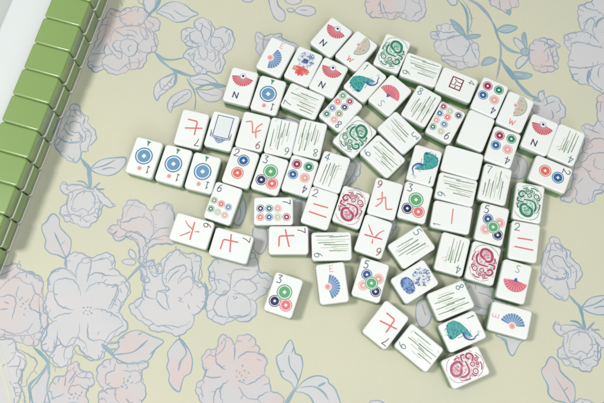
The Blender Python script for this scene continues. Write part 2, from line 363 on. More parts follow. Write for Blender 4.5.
sil('230 240 250 205 290 190 340 200 380 230 360 250 375 290 370 320 375 345 330 362 270 355 240 320 225 280',PK)
ln('250 205 300 210 345 235 375 232','300 265 320 240 345 240','240 320 280 335 330 330 375 345','320 260 325 300 310 310','350 250 345 290 365 320','330 280 345 270')
sil('205 160 190 180 200 220 215 250 215 200',BL,5); sil('150 190 160 225 200 260 215 255 195 215 170 195'); sil('215 275 175 290 160 320 170 345 200 325 225 290',G,5); sil('205 240 230 250 225 280 195 275 185 255',BL,5)
O(484,60)
sil('245 215 270 190 280 160 300 150 310 185 350 180 375 195 395 225 410 250 405 285 385 300 375 330 300 330 250 260')
ln('310 185 320 220 300 230','375 215 385 250 360 265','270 190 290 215','320 220 360 205','340 250 350 280 340 300'); sil('240 180 268 188 285 208 262 205',BL,5)
# large white peony at the right edge
O(484,0)
sil('478 35 530 10 560 -10 640 -60 780 0 820 140 770 300 720 440 680 470 604 470 570 452 530 425 490 420 450 395 432 350 425 330 430 290 440 250 425 245 405 210 410 175 450 165 495 158 485 130 475 80')
ln('490 30 530 45 570 55 604 80','500 155 510 120 540 85 560 110 550 150 570 200','410 175 450 165 500 160 540 175 580 215','440 250 440 220 480 210 540 225 604 240','425 330 480 340 540 335 600 315','604 90 575 110 565 140','620 310 580 350 580 390','450 190 420 200','455 395 450 380','500 120 540 90 560 110',
 '600 80 660 60 720 100','650 250 700 240 740 280','640 300 690 360','600 160 660 180 700 160')
ln('604 85 575 105 562 135','530 350 522 403 532 425',mat=5,w=2.2)
dots('625 200 640 190 650 210 630 220 660 200',mat=5)
ln('545 330 535 400 604 460')
# blush peony behind the cluster
O(484,130)
sil('500 100 505 20 490 -20 515 -30 560 -20 575 -60 570 -110 575 -170 640 -190 740 -100 760 100 700 260 604 310 570 320 545 365 480 370 460 340 430 360 390 345 440 280 455 190',PK)
ln('510 100 550 80 530 60','470 150 500 160 540 120 620 110','460 190 500 185 530 215 540 240 590 270 620 255','560 140 555 180 590 200','610 308 560 305 545 365','460 340 470 310 450 280','500 240 470 270','515 -10 540 0 590 20','530 60 560 40 620 45','575 -60 600 -20 640 0','590 -140 585 -90','500 20 530 30','640 140 680 100 660 40','600 200 640 180 660 220')
# pieces of print that show between the tiles
O(300,120,cp=False)
sil('150 190 220 160 290 200 300 260 250 330 170 350 130 290',G); ln('160 230 210 215 250 250','180 280 220 260 240 290','200 190 220 240 200 300','230 330 260 280')
O(300,200)
sil('-60 20 10 0 60 60 60 140 -20 170 -70 110',G); sil('0 180 90 170 110 230 60 290 -10 260',PK); sil('300 40 420 20 480 90 460 170 360 190 300 120',G); ln('320 80 400 70 440 120','360 150 400 110')
sil('230 -40 290 -60 330 -10 280 40 230 20',G)
O(410,270)
sil('250 90 330 60 480 120 470 200 400 230 300 200',G); ln('340 110 400 130 440 180'); sil('40 160 90 150 110 200 100 260 60 290 30 240',G); ln('60 170 80 230')
O(484,130)
sil('155 125 215 160 210 225 180 245 130 230 120 160'); ln('170 150 180 200 160 230')
O(484,323)
sil('60 60 110 85 120 130 145 165 180 105 200 80 140 40',G,5); ln('85 78 105 88 118 125',mat=5,w=2)
O(230,185)
sil('30 60 70 70 80 130 60 190 30 200 0 150',G,5); ln('40 80 55 140 40 180',mat=5)
O(270,110)
sil('60 40 140 60 150 110 60 100',G)

# folds and frills the print draws inside every ruffled petal edge
for q,inn,cpy,mat in RUF:
    n=len(q); i=0
    while i<n:
        p,nn,t_,ph=inn[i]
        if abs(math.sin(ph))<0.25 and rnd.random()<0.8:
            L=rnd.uniform(2.0,5.5); b_=q[i]; sk=rnd.uniform(-.5,.5)
            ELEMS.append(('l',4,catmull([b_,b_-nn*L*.5+t_*sk,b_-nn*L+t_*sk*2.2],False,1.0),0.7,False,cpy)); i+=2
        if rnd.random()<0.06 and n>50:
            m=rnd.randint(8,20); off=rnd.uniform(3.2,6.5)
            seg=[]
            for j in range(m):
                a,b2,c2,d2=inn[(i+j)%n]; fade=math.sin(math.pi*(j+.6)/(m+.2))
                seg.append(a-b2*(off*(0.35+0.65*fade)+0.8*abs(math.sin(d2+1.0))))
            ELEMS.append(('l',4,catmull(seg[::2],False,1.2),0.75,False,cpy)); i+=m//2
        i+=1

VX = Vector(px2w((568.0,298.8)))-Vector(px2w((78.3,160.7)))
def build_cloth():
    me = bpy.data.meshes.new('tablecloth')
    e=[]
    for k,mat,P,w,c,cpy in ELEMS:
        e.append((k,mat,P,w,c))
    for k,mat,P,w,c,cpy in ELEMS:
        if not cpy: continue
        for sg in (-1,1):
            Q=[p+VX*sg for p in P]
            xs=[q.x for q in Q]; ys=[q.y for q in Q]
            out = max(ys)<-12 or min(ys)>308 or max(xs)<-240 or min(xs)>228+(sum(ys)/len(ys))*0.10
            if out or (cpy=='always' and sg>0): e.append((k,mat,Q,w,c))
    for k,mat,P,w,c in e:
        if k=='f': CL.fill(P,mat)
    for k,mat,P,w,c in e:
        if k=='l': CL.line(P,mat,w,c)
    x0,x1,y0,y1=-900,900,-600,1100
    b=len(CL.v)
    z=-0.45
    CL.v += [(x0*S,y0*S,z*S),(x1*S,y0*S,z*S),(x1*S,y1*S,z*S),(x0*S,y1*S,z*S)]
    CL.f.append([b,b+1,b+2,b+3]); CL.m.append(0)
    # hem dropping over the table edge
    CL.v += [(x0*S,y0*S,-.06),(x1*S,y0*S,-.06),(x1*S,y1*S,-.06),(x0*S,y1*S,-.06)]
    for i in range(4):
        j=(i+1)%4; CL.f.append([b+i,b+4+i,b+4+j,b+j]); CL.m.append(0)
    me.from_pydata(CL.v,[],CL.f); me.update()
    me.polygons.foreach_set('material_index',CL.m)
    # every printed piece faces up
    bm=bmesh.new(); bm.from_mesh(me)
    for f in bm.faces:
        if abs(f.normal.z)>0.5 and f.normal.z<0: f.normal_flip()
    bm.to_mesh(me); bm.free()
    o = link('tablecloth', me, [C_BASE,C_GREY,C_PINK,C_BLUE,C_LINE,C_LBLUE,C_HEM])
    o['label']='pale yellow-green cotton tablecloth printed with grey, blush and blue flowers, spread under all the tiles'
    o['category']='tablecloth'; o['kind']='structure'
    return o
build_cloth()

# ------------------------------------------------------------------ mahjong tiles
TW, TL, TT = 22.0, 30.3, 15.0

def rrect(hx, hy, r, n=6):
    out=[]
    for cx,cy,a0 in ((hx-r,hy-r,0),(-hx+r,hy-r,90),(-hx+r,-hy+r,180),(hx-r,-hy+r,270)):
        for i in range(n+1):
            a=math.radians(a0+90*i/n); out.append((cx+r*math.cos(a),cy+r*math.sin(a)))
    return out

def block(name, hx, hy, rings, rc=2.5):
    """stack of rounded-rectangle rings (inset, z) closed at both ends"""
    v=[];f=[]
    N=None
    for ins,z in rings:
        R=rrect(hx-ins,hy-ins,max(0.5,rc-ins)); N=len(R)
        v += [(x*S,y*S,z*S) for x,y in R]
    for k in range(len(rings)-1):
        for i in range(N):
            j=(i+1)%N; f.append((k*N+i,k*N+j,(k+1)*N+j,(k+1)*N+i))
    f.append(tuple(range(N))[::-1]); f.append(tuple(range((len(rings)-1)*N,len(rings)*N)))
    me=bpy.data.meshes.new(name); me.from_pydata(v,[],f); me.update()
    for p in me.polygons: p.use_smooth = len(p.vertices)==4
    return me

def arc_rings(z, r, up, n=6):
    out=[]
    for i in range(n+1):
        a=math.radians(90*i/n)
        out.append((r-r*math.cos(a), z+(r*math.sin(a) if up else -r*math.sin(a))))
    return out
SPLIT = 0.65                      # green share of the thickness
zs = TT*SPLIT
hx, hy = TW/2, TL/2
RB = 1.25
# face-up tile: green below, white above
g_rings = arc_rings(0.8,0.8,False)[::-1] + [(0,zs-0.15),(0.12,zs)]
w_rings = [(0.12,zs),(0,zs+0.15)] + arc_rings(TT-RB,RB,True)
ME_GREEN = block('green_back', hx, hy, g_rings)
ME_WHITE = block('white_face', hx, hy, w_rings)
# face-down tile for the wall: white below, green above
TT_W = 16.0                       # the wall's tiles stand a little taller
zd = TT_W*0.20
w2 = arc_rings(0.8,0.8,False)[::-1] + [(0,zd-0.15),(0.12,zd)]
g2 = [(0.12,zd),(0,zd+0.15)] + arc_rings(TT_W-1.5,1.5,True)
ME_WHITE_D = block('white_face', hx+.3, hy+.25, w2)
ME_GREEN_D = block('green_back', hx+.3, hy+.25, g2)
for me_,m_ in ((ME_GREEN,M_GREEN_SHADE),(ME_WHITE,M_WHITE),(ME_WHITE_D,M_WHITE),(ME_GREEN_D,M_GREEN)): me_.materials.append(m_)

# ---- painting on a fine grid
CS = 0.16
FX, FY = TW/2-1.2, TL/2-1.2
gx = np.arange(-FX, FX+1e-6, CS); gy = np.arange(-FY, FY+1e-6, CS)
GX, GY = np.meshgrid(gx, gy)
class Art:
    def __init__(s):
        s.rgb=np.zeros(GX.shape+(3,)); s.a=np.zeros(GX.shape)
    def put(s, cov, col, op=1.0):
        cov=np.clip(cov,0,1)*op; c=np.array(s2l(col))
        na=s.a+cov*(1-s.a)
        w=np.where(na>1e-6, cov/np.maximum(na,1e-6), 0)
        s.rgb = s.rgb*(1-w[...,None])+c*w[...,None]; s.a=na
    def erase(s, cov):
        s.a=s.a*(1-np.clip(cov,0,1))
    def disc(s, x,y,r,col,op=1.0,erase=False,ry=None):
        ry=ry or r
        d=np.hypot((GX-x),(GY-y)*r/ry)-r
        c=0.5-d/0.22
        s.erase(c) if erase else s.put(c,col,op)
    def ring(s,x,y,r,w,col,op=1.0):
        d=np.abs(np.hypot(GX-x,GY-y)-r)-w/2; s.put(0.5-d/0.22,col,op)
    def stroke(s,P,w,col,op=1.0,w2=None,smooth=True,erase=False):
        P=[tuple(p) for p in P]
        if smooth and len(P)>2: P=[tuple(p) for p in catmull(P,False,0.8)]
        w2=w if w2 is None else w2
        best=np.full(GX.shape,9.0); n=len(P)-1
        for i in range(n):
            (x0,y0),(x1,y1)=P[i],P[i+1]; dx,dy=x1-x0,y1-y0; L=dx*dx+dy*dy+1e-9
            t=np.clip(((GX-x0)*dx+(GY-y0)*dy)/L,0,1)
            ww=w+(w2-w)*(i+t)/n
            best=np.minimum(best,np.hypot(GX-x0-t*dx,GY-y0-t*dy)-ww/2)
        c=0.5-best/0.22
        s.erase(c) if erase else s.put(c,col,op)
    def poly(s,P,col,op=1.0,smooth=True,erase=False):
        P=[tuple(p) for p in (catmull(P,True,0.8) if smooth else P)]
        acc=np.zeros(GX.shape)
        for ox,oy in ((-.05,-.05),(.05,-.05),(-.05,.05),(.05,.05)):
            ins=np.zeros(GX.shape,bool); n=len(P)
            for i in range(n):
                x0,y0=P[i];x1,y1=P[(i+1)%n]
                if y0==y1: continue
                c=((y0>GY+oy)!=(y1>GY+oy))&(GX+ox<(x1-x0)*(GY+oy-y0)/(y1-y0)+x0); ins^=c
            acc+=ins*0.25
        s.erase(acc) if erase else s.put(acc,col,op)
    def mesh(s, name, z):
        on=s.a>0.05
        cell=on[:-1,:-1]|on[1:,:-1]|on[:-1,1:]|on[1:,1:]
        ys,xs=np.nonzero(cell)
        if len(ys)==0: return None
        W=GX.shape[1]
        q=np.stack([ys*W+xs, ys*W+xs+1, (ys+1)*W+xs+1, (ys+1)*W+xs],1)
        u,inv=np.unique(q,return_inverse=True); inv=inv.reshape(q.shape)
        v=np.stack([GX.ravel()[u]*S,GY.ravel()[u]*S,np.full(len(u),z*S)],1)
        me=bpy.data.meshes.new(name); me.from_pydata(v.tolist(),[],inv.tolist())
        col=np.ones((len(u),4)); a=s.a.ravel()[u][:,None]
        col[:,:3]=np.array(WHITE)*(1-a)+s.rgb.reshape(-1,3)[u]*0.80*a
        ca=me.color_attributes.new('ink','FLOAT_COLOR','POINT'); col[:,3]=s.a.ravel()[u]; ca.data.foreach_set('color',col.ravel())
        me.materials.append(M_PRINT); me.update()
        return me

def AB(a,b): return ((a-0.5)*TW,(0.5-b)*TL)
def fmap(t, UL, AC, DN, inv=False, rot=0, k=1.0):
    """zoomed photo points -> tile face coordinates (mm)"""
    v=[float(x) for x in t.split()] if isinstance(t,str) else t
    D=AC[0]*DN[1]-DN[0]*AC[1]; out=[]
    for i in range(0,len(v),2):
        dx,dy=v[i]-UL[0],v[i+1]-UL[1]
        a=(dx*DN[1]-DN[0]*dy)/D; b=(AC[0]*dy-AC[1]*dx)/D
        if inv: a,b=1-a,1-b
        out.append(AB(a,b))
    return out

NAVY=(30,46,100); BLUE=(35,105,170); SKY=(88,150,196); RED=(214,70,92); SAL=(240,140,130); PINK=(246,176,170)
GRN=(26,138,100); LGRN=(96,178,122); MAR=(168,36,84); OLI=(150,158,110); BLK=(44,48,66); TEAL=(30,120,125); LBL=(100,140,190); PALE=(205,212,180)
DIG={ '1':['0.2 0.75 0.55 1 0.5 0'],
 '2':['0.05 0.78 0.25 1 0.7 0.98 0.85 0.7 0.5 0.35 0.05 0.02','0.05 0.02 0.95 0.04'],
 '3':['0.1 0.95 0.8 0.98 0.4 0.6 0.85 0.4 0.7 0.02 0.05 0.05'],
 '4':['0.95 0.28 0.0 0.3 0.65 1.0','0.65 1.0 0.6 0.0'],
 '5':['0.85 1 0.25 0.98 0.15 0.58 0.6 0.62 0.88 0.35 0.6 0.02 0.05 0.05'],
 '6':['0.7 1 0.3 0.75 0.08 0.3 0.4 0 0.85 0.2 0.8 0.5 0.45 0.6 0.12 0.35'],
 '7':['0.02 0.97 0.95 0.99','0.95 0.99 0.55 0.5 0.4 0.0'],
 '8':['0.5 0.55 0.15 0.78 0.45 1.0 0.82 0.8 0.5 0.52 0.08 0.25 0.45 0.0 0.9 0.22 0.5 0.55'],
 '9':['0.3 0 0.7 0.25 0.92 0.7 0.6 1 0.15 0.8 0.2 0.5 0.55 0.4 0.88 0.65'],
 'N':['0 0 0.05 1','0.05 1 0.9 0','0.9 0 0.95 1'],
 'S':['0.9 0.9 0.5 1.02 0.15 0.8 0.5 0.52 0.88 0.25 0.5 -0.02 0.05 0.12'],
 'E':['0.1 0 0.1 1','0.1 1 0.9 1','0.1 0.5 0.75 0.5','0.1 0 0.9 0'],
 'W':['0 1 0.25 0','0.25 0 0.5 0.75','0.5 0.75 0.8 0','0.8 0 1.1 1']}
def glyph(A, ch, a, b, w, h, col, lw=0.62, op=0.95):
    cx,cy=AB(a,b)
    if ch.isdigit(): w*=1.12; h*=1.15; cy-=0.25; cx+=0.1; lw*=1.05
    for t in DIG[ch]:
        v=[float(x) for x in t.split()]
        A.stroke([(cx+(v[i]-0.5)*w, cy+(v[i+1]-0.5)*h) for i in range(0,len(v),2)], lw, col, op, smooth=len(v)>6)

def dot(A,a,b,r,col,full=True,op=1.0,mid=True):
    x,y=AB(a,b)
    A.disc(x,y,r*1.05,(255,255,255),erase=True)
    A.ring(x,y,r*0.93,r*0.14,col,op)
    if r<3.4:
        A.ring(x,y,r*0.48,r*0.40,col,op)
    else:
        A.disc(x,y,r*0.74,col,op)
        q=r*0.27; A.poly([(x-q,y-q*.3),(x+q*.3,y-q),(x+q,y+q*.3),(x-q*.3,y+q)],col,smooth=False,erase=True)
        

def sector(A,cx,cy,r0,r1,a0,a1,col,rib,nr,ribw=0.35,scallop=0.35,rimcol=None):
    P=[]
    n=nr*4
    for i in range(n+1):
        t=i/n; a=math.radians(a0+(a1-a0)*t); rr=r1+scallop*abs(math.sin(t*nr*math.pi)) - scallop*0.5
        P.append((cx+rr*math.cos(a),cy+rr*math.sin(a)))
    for i in range(9):
        a=math.radians(a1+(a0-a1)*i/8); P.append((cx+r0*math.cos(a),cy+r0*math.sin(a)))
    A.poly(P,col,0.92,smooth=False)
    for i in range(1,nr):
        a=math.radians(a0+(a1-a0)*i/nr)
        A.stroke([(cx+r0*.9*math.cos(a),cy+r0*.9*math.sin(a)),(cx+(r1+.1)*math.cos(a),cy+(r1+.1)*math.sin(a))],ribw*.7,rib[0],rib[1],w2=ribw*1.3)
    if rimcol:
        for i in range(nr):
            a=math.radians(a0+(a1-a0)*(i+.5)/nr)
            A.stroke([(cx+r1*.62*math.cos(a),cy+r1*.62*math.sin(a)),(cx+r1*.95*math.cos(a),cy+r1*.95*math.sin(a))],ribw,rimcol,0.55)

BD=(70,122,84); BO=(120,134,90); BY=(152,186,132); BP=(204,182,156)
BAM={
 '3':[(.34,.30,.30,.84,BO),(.43,.28,.38,.90,BD),(.62,.22,.60,.70,BO),(.70,.34,.66,.86,BY),(.54,.40,.52,.80,BY),(.24,.55,.28,.9,BY)],
 '4':[(.26,.36,.22,.86,BO),(.36,.30,.33,.90,BD),(.45,.34,.43,.84,BY),(.58,.32,.56,.90,BO),(.66,.26,.64,.66,BY),(.50,.28,.50,.62,BD),(.74,.28,.60,.34,BY),(.80,.34,.64,.40,BP)],
 '5':[(.28,.36,.24,.80,BO),(.42,.26,.40,.86,BD),(.55,.30,.52,.90,BO),(.66,.16,.62,.72,BD),(.76,.22,.74,.62,BY),(.34,.5,.33,.9,BY),(.82,.14,.66,.22,BY)],
 '6':[(.81,.20,.815,.67,BD),(.60,.45,.62,.95,BD),(.54,.16,.52,.64,BO),(.33,.57,.325,.95,BD),(.42,.30,.40,.75,BY),(.70,.34,.70,.80,BY),(.26,.42,.26,.7,BY),(.48,.5,.47,.9,BO),(.72,.12,.84,.16,BY),(.62,.2,.62,.5,BY),(.84,.9,.76,.97,BY)],
 '7':[(.16,.53,.16,.86,BD),(.28,.41,.26,.88,BO),(.42,.44,.42,.88,BD),(.62,.13,.60,.60,BD),(.75,.38,.76,.86,BD),(.52,.30,.5,.7,BY),(.34,.5,.34,.84,BP),(.68,.3,.68,.8,BY),(.8,.2,.92,.27,BY),(.46,.2,.44,.42,BP),(.56,.5,.55,.86,BY)],
 '8':[(.78,.12,.78,.62,BO),(.80,.50,.78,.92,BD),(.60,.16,.57,.64,BD),(.62,.45,.60,.93,BO),(.43,.44,.40,.90,BD),(.30,.36,.28,.78,BO),(.36,.5,.36,.8,BY),(.70,.2,.69,.72,BY),(.52,.3,.50,.7,BY),(.86,.3,.86,.6,BY),(.22,.45,.2,.72,BP)],
 '9':[(.86,.12,.87,.55,BO),(.82,.46,.85,.92,BD),(.62,.18,.63,.58,BO),(.56,.32,.55,.92,BD),(.34,.45,.33,.88,BO),(.72,.14,.72,.55,BY),(.74,.5,.73,.95,BP),(.45,.24,.45,.62,BY),(.48,.5,.48,.9,BY),(.40,.55,.40,.92,BY),(.66,.6,.66,.85,BY)]}

def dragon(A,c1,c2,c3):
    """round medallion of scrolls: small curls behind, the coiled body on top with a white gap round it"""
    UL,AC,DN=(238,7),(187,151),(-214,222)
    F=lambda t: [(p[0]*0.95,p[1]*0.97+0.1) for p in fmap(t,UL,AC,DN)]
    def s(t,w,c=c1,op=.97,w2=None,halo=0.35):
        P=F(t)
        if halo: A.stroke(P,w+2*halo,c,w2=None if w2 is None else w2+2*halo,erase=True)
        A.stroke(P,w,c,op,w2)
    A.disc(0,0.2,8.3,c3,0.24,ry=10.6)
    r=random.Random(3)
    for k in range(90):
        a=r.random()*6.283; q=0.1+0.85*r.random(); x,y=7.9*q*math.cos(a),10.2*q*math.sin(a)
        b=a+1.57+r.uniform(-.9,.9); L=r.uniform(.3,.7)
        A.stroke([(x-L*math.cos(b),y-L*math.sin(b)),(x+L*math.cos(b),y+L*math.sin(b))],r.uniform(.3,.5),c1 if k%3 else c2,.75)
    r=random.Random(11)
    for k in range(34):
        a=k*0.1848+r.uniform(-.08,.08); q=(0.93,0.72,0.84)[k%3]; x,y=7.7*q*math.cos(a),10.0*q*math.sin(a)
        rr=r.uniform(.7,1.15); a1=r.uniform(0,6.28)
        A.disc(x,y,rr+.45,c1,erase=True)
        A.stroke([(x+rr*math.cos(a1+t*.75),y+rr*math.sin(a1+t*.75)) for t in range(8)],.62,c1,.95,w2=.35)
        A.disc(x,y,.33,c1,.9)
    for t in ('190 84 240 60 298 72 350 112 376 170 370 212','352 228 330 280 290 310 238 324','100 168 86 212 98 268 138 310 200 328'):
        s(t,0.42,c1,.85,halo=.12)
    s('150 130 176 104 214 88',1.2,w2=.5); s('112 182 128 162 152 172',1.0); s('98 230 112 262 134 276',.9); s('160 300 196 310',.9)
    s('286 240 318 236 332 210 306 214',1.2); s('268 224 286 240 302 262 282 276',1.3); s('330 240 318 266 300 288',1.0)
    s('198 262 208 292 236 304 262 292 256 264 230 264',1.5); s('226 278 244 282',.6,c3,halo=0)
    for x,y,rr in ((136,198,17),(183,238,14),(150,258,10),(176,282,11)):
        (a,b),=F([x,y]); A.disc(a,b,rr/9.5+.75,c1,erase=True); A.ring(a,b,rr/9.5,0.85,c1,.95); A.disc(a,b,.4,c1)
    s('242 112 202 122 180 160 190 190 216 212 244 234',1.8,w2=1.1); s('224 142 206 160 222 186',.6,c3,halo=0)
    s('252 174 236 132 268 102 308 116 330 158 312 200 282 210 254 194',2.0); s('262 118 300 130 316 160 304 188',.5,c3,halo=0)
    s('258 190 252 160 276 146 294 160',1.0,c2,halo=0); s('272 172 288 178',.7,c1,halo=0)

def art(kind):
    N=Art(); A=Art()
    num=kind[-1]
    if kind.startswith('dot'):
        if num=='1':
            dot(A,.52,.53,6.9,SKY,op=.95); x,y=AB(.52,.53); A.ring(x,y,6.4,.5,(60,110,170))
            x,y=AB(.51,.90); A.poly([(x-1.6,y-1.0),(x+1.6,y-1.4),(x+.6,y+.6),(x+.5,y+2.4),(x-.4,y+2.4),(x-.5,y+.6)],GRN,.95)
            x,y=AB(.53,.19)
            for k in range(5):
                a=k*math.pi/5+.3; A.stroke([(x-1.7*math.cos(a),y-1.7*math.sin(a)),(x+1.7*math.cos(a),y+1.7*math.sin(a))],.5,SAL,.9)
            glyph(N,'1',.23,.20,2.2,5.2,BLK,.55); N.stroke([(AB(.23,.2)[0]-1,AB(.2,.285)[1]),(AB(.23,.2)[0]+1.1,AB(.2,.285)[1])],.5,BLK)
        if num=='2': dot(A,.52,.30,4.7,BLUE); dot(A,.46,.66,4.8,(238,112,98)); glyph(N,'2',.20,.14,3.4,5,NAVY)
        if num=='3': dot(A,.28,.71,4.4,NAVY); dot(A,.68,.72,4.8,(240,120,124)); dot(A,.50,.43,5.8,LGRN); glyph(N,'3',.20,.15,3.3,5.2,NAVY,.6)
        if num=='4':
            dot(A,.73,.77,3.9,MAR); dot(A,.30,.79,3.9,GRN); dot(A,.75,.48,3.9,BLUE); dot(A,.31,.48,3.9,PINK)
            glyph(N,'4',.20,.18,3.2,5.2,NAVY)
        if num=='5':
            dot(A,.75,.42,3.9,SAL,op=.8); dot(A,.32,.68,3.9,SAL,op=.7); dot(A,.33,.40,4.1,(50,90,160)); dot(A,.77,.74,4.1,NAVY); dot(A,.56,.57,4.9,LGRN)
            glyph(N,'5',.22,.15,3.2,5.2,NAVY)
        if num=='6':
            for a,b,c in ((.17,.50,OLI),(.445,.53,(232,100,96)),(.72,.555,LBL),(.16,.735,GRN),(.43,.76,PALE),(.70,.78,PINK)): dot(A,a,b,2.75,c)
            glyph(N,'6',.20,.15,3.2,5.2,NAVY)
        if num=='7':
            for a,b,c in ((.41,.83,NAVY),(.41,.61,TEAL),(.41,.39,PINK),(.72,.83,(240,130,118)),(.72,.61,BLUE),(.72,.39,PALE),(.72,.17,MAR)): dot(A,a,b,3.0,c)
            glyph(N,'7',.18,.16,3.2,5.0,BLK)
        if num=='8':
            for a,b,c in ((.18,.14,LGRN),(.516,.146,MAR),(.19,.354,(238,120,112)),(.516,.36,NAVY),(.2,.584,LBL),(.53,.59,OLI),(.194,.81,GRN),(.54,.80,PINK)): dot(A,1-a,1-b,3.0,c)
            glyph(N,'8',.22,.16,3.2,5.2,NAVY)
        if num=='9':
            for a,b,c in ((.159,.134,MAR),(.44,.16,PALE),(.79,.164,NAVY),(.157,.35,BLUE),(.47,.346,(238,120,112)),(.16,.56,PINK),(.49,.566,LBL),(.17,.77,GRN),(.507,.78,PALE)): dot(A,1-a,1-b,2.9,c)
            glyph(N,'9',.22,.18,3.2,5.6,NAVY)
    elif kind.startswith('bam'):
        r=random.Random(num)
        for a0,b0,a1,b1,c in BAM[num]:
            (x0,y0),(x1,y1)=AB(a0,b0),AB(a1,b1); mx,my=(x0+x1)/2+r.uniform(-.25,.25),(y0+y1)/2
            light=c in (BY,BP)
            A.stroke([(x0,y0),(mx,my),(x1,y1)],.62 if light else .85,c,.6 if light else .85,w2=.5)
            if not light:
                for k in range(1):
                    t=r.uniform(.2,.85); x,y=x0+(x1-x0)*t,y0+(y1-y0)*t; sg=r.choice((-1,1))
                    A.stroke([(x,y),(x+sg*r.uniform(.9,1.6),y+r.uniform(.5,1.6))],.5,r.choice((BY,BO)),.55,w2=.15)
        glyph(N,num,.19,.15,3.3,5.2,TEAL,.6,.9)
    elif kind.startswith('crak'):
        c=(236,112,106); w=1.1
        UL,AC,DN=(340,45),(165,40),(-58,215)
        if num=='7':
            A.stroke([AB(.14,.58),AB(.72,.49)],w,c); A.stroke([AB(.34,.37),AB(.36,.70),AB(.40,.735),AB(.70,.74)],w,c,smooth=False)
            glyph(N,'7',.16,.17,3.4,5.0,(96,48,58))
        if num=='9':
            c=(240,146,136)
            A.stroke(fmap('375 135 372 190 338 218',UL,AC,DN),w,c); A.stroke(fmap('347 178 395 165',UL,AC,DN),w,c); A.stroke(fmap('395 165 398 222 405 234 432 232',UL,AC,DN),w,c)
            glyph(N,'9',.18,.16,3.3,5.2,(150,50,70))
        if num=='6':
            A.stroke([AB(.47,.33),AB(.50,.42)],w,c,w2=.6); A.stroke([AB(.20,.50),AB(.80,.47)],w,c); A.stroke([AB(.44,.48),AB(.36,.62),AB(.22,.73)],w,c,w2=.6); A.stroke([AB(.56,.54),AB(.68,.64),AB(.78,.74)],w,c,w2=.7)
            glyph(N,'6',.17,.16,3.3,5.2,(120,44,66))
        if num=='2':
            A.stroke([AB(.27,.44),AB(.76,.43)],w,(238,126,128)); A.stroke([AB(.20,.67),AB(.81,.68)],w,(238,118,124))
            glyph(N,'2',.20,.15,3.6,5.0,(130,92,104))
        if num=='1':
            A.stroke([AB(.28,.52),AB(.80,.50)],.85,(240,130,124)); glyph(N,'1',.14,.15,2.6,4.6,(90,80,90),.45)
        if num=='4':
            M=(140,34,66); x0,y0=AB(.25,.375);x1,y1=AB(.74,.665)
            x1=x0+9.6; y1=y0-8.8
            A.stroke([(x0,y0),(x1,y0),(x1,y1),(x0,y1),(x0,y0)],1.0,M,smooth=False)
            A.stroke([(x0+3.2,y0),(x0+3.1,y0-3.5),(x0+1.4,y1+2.2)],.7,M); A.stroke([(x0+6.2,y0),(x0+6.2,y0-4.2),(x1-.3,y0-4.4)],.7,M,smooth=False); A.stroke([(x0+3.3,y1+3.6),(x0+6.6,y1+3.4),(x0+6.6,y1)],.6,M,smooth=False)
            glyph(N,'4',.22,.15,3.2,4.6,(80,70,80),.45)
    elif kind=='north':
        cx,cy=AB(.48,.20)
        sector(A,cx,cy,2.4,8.7,-170,-10,(214,56,84),((250,232,232),.75),13,.26,.5,(196,34,70))
        A.disc(cx,cy,1.0,NAVY); A.ring(cx,cy-.2,2.3,.5,(150,170,205),.8)
        glyph(N,'N',.42,.77,3.9,4.6,NAVY,.95)
    elif kind=='south':
        cx,cy=AB(.54,.455)
        sector(A,cx,cy,1.8,9.0,-172,-8,(238,112,132),((176,40,86),.8),11,.3,.5,(250,200,206))
        A.poly([(cx-1.6,cy-.9),(cx,cy+1.9),(cx+1.6,cy-.9),(cx,cy-1.6)],(60,90,170),.95)
        glyph(N,'S',.53,.17,3.4,5.4,(116,138,170),.5)
    elif kind=='east':
        cx,cy=AB(.33,.58)
        sector(A,cx,cy,3.0,9.2,-78,76,(84,136,192),((235,242,250),.75),11,.34,.5,(60,104,172))
        A.disc(cx,cy,2.2,(248,170,164),.85); A.disc(cx,cy,.8,(240,120,120),.8)
        glyph(N,'E',.53,.14,3.0,4.6,(244,160,150),.5)
    elif kind=='west':
        cx,cy=AB(.42,.33)
        sector(A,cx,cy,2.2,9.0,-80,88,(206,208,190),((120,140,120),.45),9,.3,.2)
        for k,(x,y) in enumerate(((2.5,5.5),(5.5,2.5),(6.2,-1.5),(4.2,-5),(1.5,-6.5),(3.2,2),(3.3,-2))): A.disc(cx+x,cy+y,.95,(240,178,160) if k%2 else (226,150,140),.7)
        A.stroke([(cx+9*math.cos(math.radians(a)),cy+9*math.sin(math.radians(a))) for a in range(-80,90,10)],.55,(140,160,148),.9)
        for k in range(3):
            a=k*math.pi/3+.2; A.stroke([(cx+.2-1.7*math.cos(a),cy-1.7*math.sin(a)),(cx+.2+1.7*math.cos(a),cy+1.7*math.sin(a))],.6,(236,120,116),.85)
        glyph(N,'W',.53,.81,4.0,4.2,(238,112,98),.65)
    elif kind=='green_dragon': dragon(A,(14,128,92),(70,176,138),(110,205,180))
    elif kind=='red_dragon': dragon(A,(178,52,98),(220,120,150),(236,170,190))
    elif kind in ('flower_red','flower_blue'):
        blue=kind=='flower_blue'
        cx,cy=AB(.49,.30); r=random.Random(5 if blue else 9)
        A.disc(cx,cy,7.0,(190,206,232),.35)
        for k in range(70):
            a=r.random()*6.283; q=7.0*math.sqrt(r.random()); x,y=cx+q*math.cos(a),cy+q*math.sin(a); b=r.random()*3.14; L=r.uniform(.3,.8)
            A.stroke([(x-L*math.cos(b),y-L*math.sin(b)),(x,y+L*.3),(x+L*math.cos(b),y+L*math.sin(b))],r.uniform(.35,.8),r.choice(((44,74,150),(70,100,176),(28,52,120),(150,170,214))),.9)
        if not blue: A.disc(cx,cy-1.5,2.2,(28,62,140),.85)
        x,y=AB(.48,.70)
